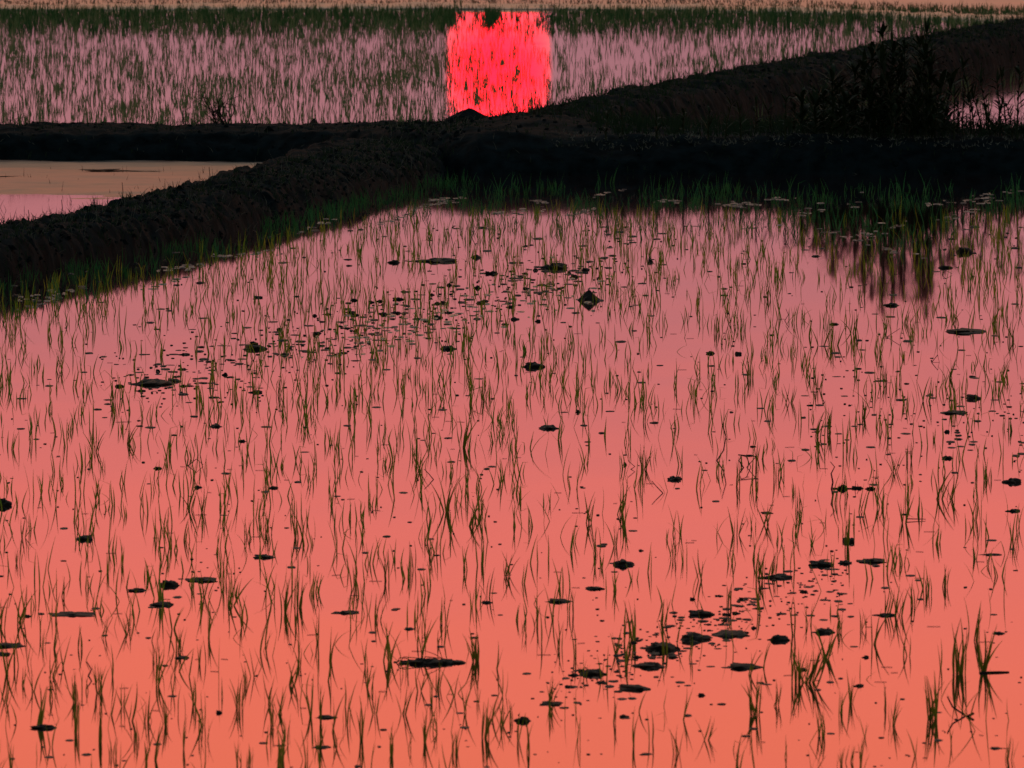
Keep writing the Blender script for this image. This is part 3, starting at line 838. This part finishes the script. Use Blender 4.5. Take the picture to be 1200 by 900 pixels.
bush(530, 137, .32, 22, 16, 4, 'tiny dead sprigs left of the mound on the bank', .0025)
# mound on the cross bank in front of the sun's reflection
def lump(px, pyb, zb, w, h, label, nm='earth_mound', cat='mound'):
    p = G3(px, pyb, zb); s = pxm(p.y)
    o = link(nm, peak); o.location = (p.x, p.y, zb - .02); o.scale = (w / 2 * s, .25, h * s + .02); tag(o, label, cat)
    o.data = peak.copy(); o.data.materials[0] = M_dike
lump(550, 139, .32, 60, 12, 'dark peaked mound of earth on the bank at the foot of the red reflection')
lump(430, 147, .25, 26, 4, 'low lump of earth on the cross bank left of the red reflection')
lump(368, 145, .235, 16, 6, 'small knob of earth on the left half of the cross bank')
# short reeds on the left bank against the left paddy
for px, py, h, lab in [(143, 236, 22, 'thin bare reed standing behind the left bank, tall one in the middle'), (72, 252, 18, 'short bare reed behind the left bank beside the thin tall one'), (222, 222, 12, 'short thick reed stub on the left bank'), (33, 258, 12, 'tiny reed stub at the far left of the bank'), (245, 218, 22, 'tall thin reed near the right end of the left paddy'), (260, 212, 12, 'last small reed on the left bank toward the junction')]:
    stalk(px, py, [(0, 0, 0), (1, h * .5, .01), (0, h, .02)], .0035, lab, 'reed', 'reed_stub')
stalk(197, 232, [(-12, -2, 0), (-9, 6, .01), (-2, 10, .02), (6, 9, .03), (12, 1, .03)], .004, 'curved dead stalk arching over the top of the left bank', 'stalk', 'arched_stalk')

# ------------------------------------------------------------------ tall weeds on the right of the cross bank
def leaf_mesh(w, droop, nm='leaf'):
    b = MB(); pts = []
    p = Vector((0, 0, 0)); a = .55
    for i in range(6):
        pts.append(p.copy()); p = p + Vector((math.sin(a), 0, math.cos(a))) * .2; a += droop / 5
    vs = []; fs = []
    for i, q in enumerate(pts):
        k = w * (0.15, .75, 1, .85, .5, .03)[i] / 2
        vs += [q + Vector((0, -k, k * .3)), q, q + Vector((0, k, k * .3))]
    for i in range(5):
        for j in range(2):
            c = i * 3 + j; fs.append((c, c + 1, c + 4, c + 3))
    b.add(vs, fs); return b.mesh('leaf', M_weed)
leaves = [leaf_mesh(.17, .5), leaf_mesh(.2, 1.1), leaf_mesh(.14, .1), leaf_mesh(.16, 1.6)]
def weed(px, base_y, zb, hpx, nl, label, group=None, crown=8, ll=.13, bare=0.2):
    p = G3(px, base_y, zb); s = pxm(p.y); H = hpx * s
    t = thing('tall_weed', (p.x, p.y, zb - .02), label, 'weed', group, U(0, 6))
    bend = U(-.22, .22); b = MB()
    def sp(u): return Vector((bend * H * u * u, bend * .4 * H * u, H * u))
    tube(b, [sp(k / 6) for k in range(7)], .008, .003); b.build('stem', M_weed, t)
    for i in range(nl):
        u = bare + (1 - bare) * (i / nl) ** .9
        o = link('leaf', random.choice(leaves), t); o.location = sp(u)
        o.rotation_euler = (U(-.3, .3), U(-.2, .7), i * 2.4 + U(-.6, .6)); k = ll * U(.5, 1.25) * (1 - .3 * u); o.scale = (k, k, k)
    for i in range(crown):
        o = link('leaf', random.choice(leaves), t); o.location = sp(1)
        o.rotation_euler = (0, U(-.4, .5), i * 2 * math.pi / crown + U(-.2, .2)); k = ll * U(.8, 1.15); o.scale = (k, k, k)
weed(1038, 158, .26, 118, 40, 'tallest dark weed with a star-shaped leaf crown on the right bank', crown=10, ll=.15)
weed(1083, 158, .26, 122, 12, 'tall thin weed with a palm-like top right of the star-crowned one', crown=10, ll=.12, bare=.55)
weed(1060, 158, .26, 104, 50, 'bushy dark weed between the two tallest on the right bank', crown=8, ll=.15)
WG = 'lower leafy weeds crowded on the right part of the cross bank'
for px, h in [(1048, 86), (1072, 96), (1025, 78), (1092, 70), (1010, 64), (985, 56), (965, 46), (1000, 46), (1105, 56), (940, 40), (1030, 54), (1066, 64), (1085, 84), (1018, 92), (975, 66), (1044, 100), (1056, 88), (1078, 104), (1052, 70), (1034, 84), (1064, 92), (1000, 74), (1096, 58), (990, 40), (955, 36)]:
    weed(px, 158 + U(-2, 2), .26, h, int(h / 2.3) + 8, 'dark leafy weed in the thick clump at the foot of the tallest weeds', 'weeds in the thick clump round the tallest weeds', crown=8, ll=.19, bare=.03)
for px, h in [(1118, 44), (1128, 48), (1142, 72), (1150, 40), (1160, 38), (1172, 56), (1180, 62), (1192, 66), (1200, 50), (1138, 36), (1166, 30), (1212, 60), (1186, 34), (1122, 30), (1156, 56)]:
    weed(px, 158 + U(-2, 2), .26, h * 1.12, int(h / 2.6) + 4, 'leafy weed silhouetted against the small pink paddy at the right edge', 'weeds in front of the small right paddy', crown=5, ll=.12, bare=.05)
for px, h in [(850, 40), (868, 30), (885, 36), (905, 30), (920, 44), (730, 26), (710, 30), (930, 32), (800, 26), (770, 22), (830, 30)]:
    weed(px, 160 + U(-3, 1), .26, h, int(h / 3), 'short dark weed on the middle of the cross bank right of the red reflection', 'short weeds on the middle of the cross bank', crown=4, ll=.1, bare=.05)

# ------------------------------------------------------------------ tree line far away: its reflection darkens the far edge of the water
def tree(x, y, h, w, label, group=None):
    t = thing('tree', (x, y, -.1), label, 'tree', group)
    b = MB(); tube(b, [Vector((0, 0, 0)), Vector((.1, 0, h * .3)), Vector((0, .1, h * .75))], .03 * h, .01 * h, 7)
    for i in range(5):
        a = R() * 6.28; tube(b, [Vector((0, 0, h * U(.25, .5))), Vector((math.cos(a) * w * .25, math.sin(a) * w * .25, h * .65))], .012 * h, .004 * h, 5)
    b.build('trunk', M_bark, t)
    b = MB(); cents = [(Vector((U(-.32, .32) * w, U(-.3, .3) * w, h * U(.3, .82))), U(.16, .28) * w) for k in range(9)]
    for c, r in cents:
        for i in range(110):
            d = Vector((random.gauss(0, 1), random.gauss(0, 1), random.gauss(0, 1))).normalized() * r * U(.5, 1)
            q = c + Vector((d.x, d.y, d.z * .8))
            if q.z > h: continue
            u = Vector((random.gauss(0, 1), random.gauss(0, 1), random.gauss(0, 1))).normalized() * U(.2, .45); v = u.cross(Vector((random.gauss(0, 1), 1, random.gauss(0, 1)))).normalized() * U(.2, .4)
            b.add([q - u, q + v, q + u, q - v], [(0, 1, 2, 3)])
    b.build('crown', M_tree, t, smooth=False)
TG = 'trees in the far tree line beyond the fields'
def thp(py, D): return (py + 250) * D / FPX - CAM_H
for px, py, w in [(-500, 30, 9), (-380, 34, 10), (-270, 30, 8), (-180, 36, 9), (-90, 32, 9), (0, 36, 9), (85, 30, 8), (170, 38, 9), (250, 32, 8), (330, 36, 9), (410, 34, 8), (480, 28, 7),
                  (575, 27, 1.3), (700, 28, 7), (780, 34, 8), (860, 30, 8), (950, 28, 9), (1040, 30, 9), (1130, 34, 9), (1220, 30, 9), (1320, 34, 10), (1430, 30, 9), (1560, 34, 10)]:
    D = 500 + U(-15, 15)
    tree((px - 600) / FPX * D, D, thp(py, D), w, 'leafy tree of the far tree line beyond the dry field' if w > 2 else 'lone slim tree in the gap of the far tree line in front of the sun', TG if w > 2 else None)

# ------------------------------------------------------------------ labels that say where each alike piece stands
LM = [('the twig raft', 500, 777), ('the dark V-shaped stalk', 1125, 845), ('the floating black stick', 1165, 789), ('the diamond-shaped clod', 690, 352),
      ('the smooth lone oval clod', 730, 662), ('the long mud bar at lower left', 85, 720), ('the compact dark rice tuft', 755, 550), ('the looped stalk', 873, 548),
      ('the broken black twig', 976, 573), ('the black clod cluster', 800, 765), ('the three close clods', 190, 695), ('the lone clod at the centre', 643, 502),
      ('the wide clod at upper left', 178, 450), ('the long ragged clod at right', 1130, 389), ('the tall dense rice clump', 350, 712), ('the squat clod at left', 100, 632),
      ('the oval clod at bottom left', 52, 853), ('the row of three clods', 990, 660), ('the square clod at the bottom', 613, 845), ('the close pair of tufts', 102, 818),
      ('the small dark green tuft', 150, 520), ('the folded triangle stalk', 1097, 425), ('the broad rice fan', 970, 405), ('the arrow-shaped clod', 253, 500),
      ('the slender mid clump', 543, 525), ('the wide leaning clump', 945, 800), ('the arching tuft at the bottom', 373, 877), ('the raised-end clod', 625, 430),
      ('the flat clod among shoots', 310, 653), ('the long low clod', 515, 306), ('the upright clod at upper right', 1130, 296), ('the left edge clod', 5, 592)]
DIRS = ['to the right of', 'behind and right of', 'straight behind', 'behind and left of', 'to the left of', 'in front and left of', 'straight in front of', 'in front and right of']
ORD = ['nearest', 'second nearest', 'third nearest', 'fourth nearest', 'fifth nearest', 'sixth nearest', 'seventh nearest', 'eighth nearest', 'ninth nearest', 'tenth nearest', 'eleventh nearest', 'twelfth nearest', 'thirteenth nearest', 'fourteenth nearest', 'fifteenth nearest']
def place_labels(grp, what):
    d = {}
    for o in [o for o in col.objects if o.get('group') == grp]:
        p = o.location; px = 600 + p.x / p.y * FPX; py = -250 + CAM_H * FPX / p.y
        k = min(range(len(LM)), key=lambda i: (LM[i][1] - px) ** 2 + (LM[i][2] - py) ** 2)
        dx, dy = px - LM[k][1], LM[k][2] - py
        d.setdefault((k, int(round(math.atan2(dy, dx) / (math.pi / 4))) % 8), []).append((dx * dx + dy * dy, o))
    for (k, s_), l in d.items():
        l.sort(key=lambda t: t[0])
        for i, (_, o) in enumerate(l[:15]): o['label'] = '%s, %s %s %s' % (what, ORD[i], DIRS[s_], LM[k][0])
place_labels('rice seedlings standing in the near paddy', 'rice seedling')
place_labels('small black mud clods scattered over the near paddy', 'small black clod')
NUM = 'leftmost,second,third,fourth,fifth,sixth,seventh,eighth,ninth,tenth,eleventh,twelfth,thirteenth,fourteenth,fifteenth,sixteenth,seventeenth,eighteenth,nineteenth,twentieth'.split(',')
def ordn(i, n):
    if i < n / 2: return NUM[i] + ('' if i == 0 else ' from the left') if i < 20 else None
    j = n - 1 - i; return ('rightmost' if j == 0 else NUM[j] + ' from the right') if j < 20 else None
for grp, what in [('grass tufts along the foot of the left bank', 'bright green tuft at the foot of the left bank'), ('grass tufts below the cross bank', 'green tuft in the shallows below the cross bank'),
                  ('weeds in the thick clump round the tallest weeds', 'dark weed in the thick clump on the bank'), ('weeds in front of the small right paddy', 'leafy weed before the small pink right paddy'),
                  ('short weeds on the middle of the cross bank', 'short dark weed right of the red reflection'), ('trees in the far tree line beyond the fields', 'leafy tree of the far tree line')]:
    l = sorted([o for o in col.objects if o.get('group') == grp], key=lambda o: o.location.x / o.location.y)
    for i, o in enumerate(l):
        q = ordn(i, len(l))
        if q: o['label'] = what + ', ' + q
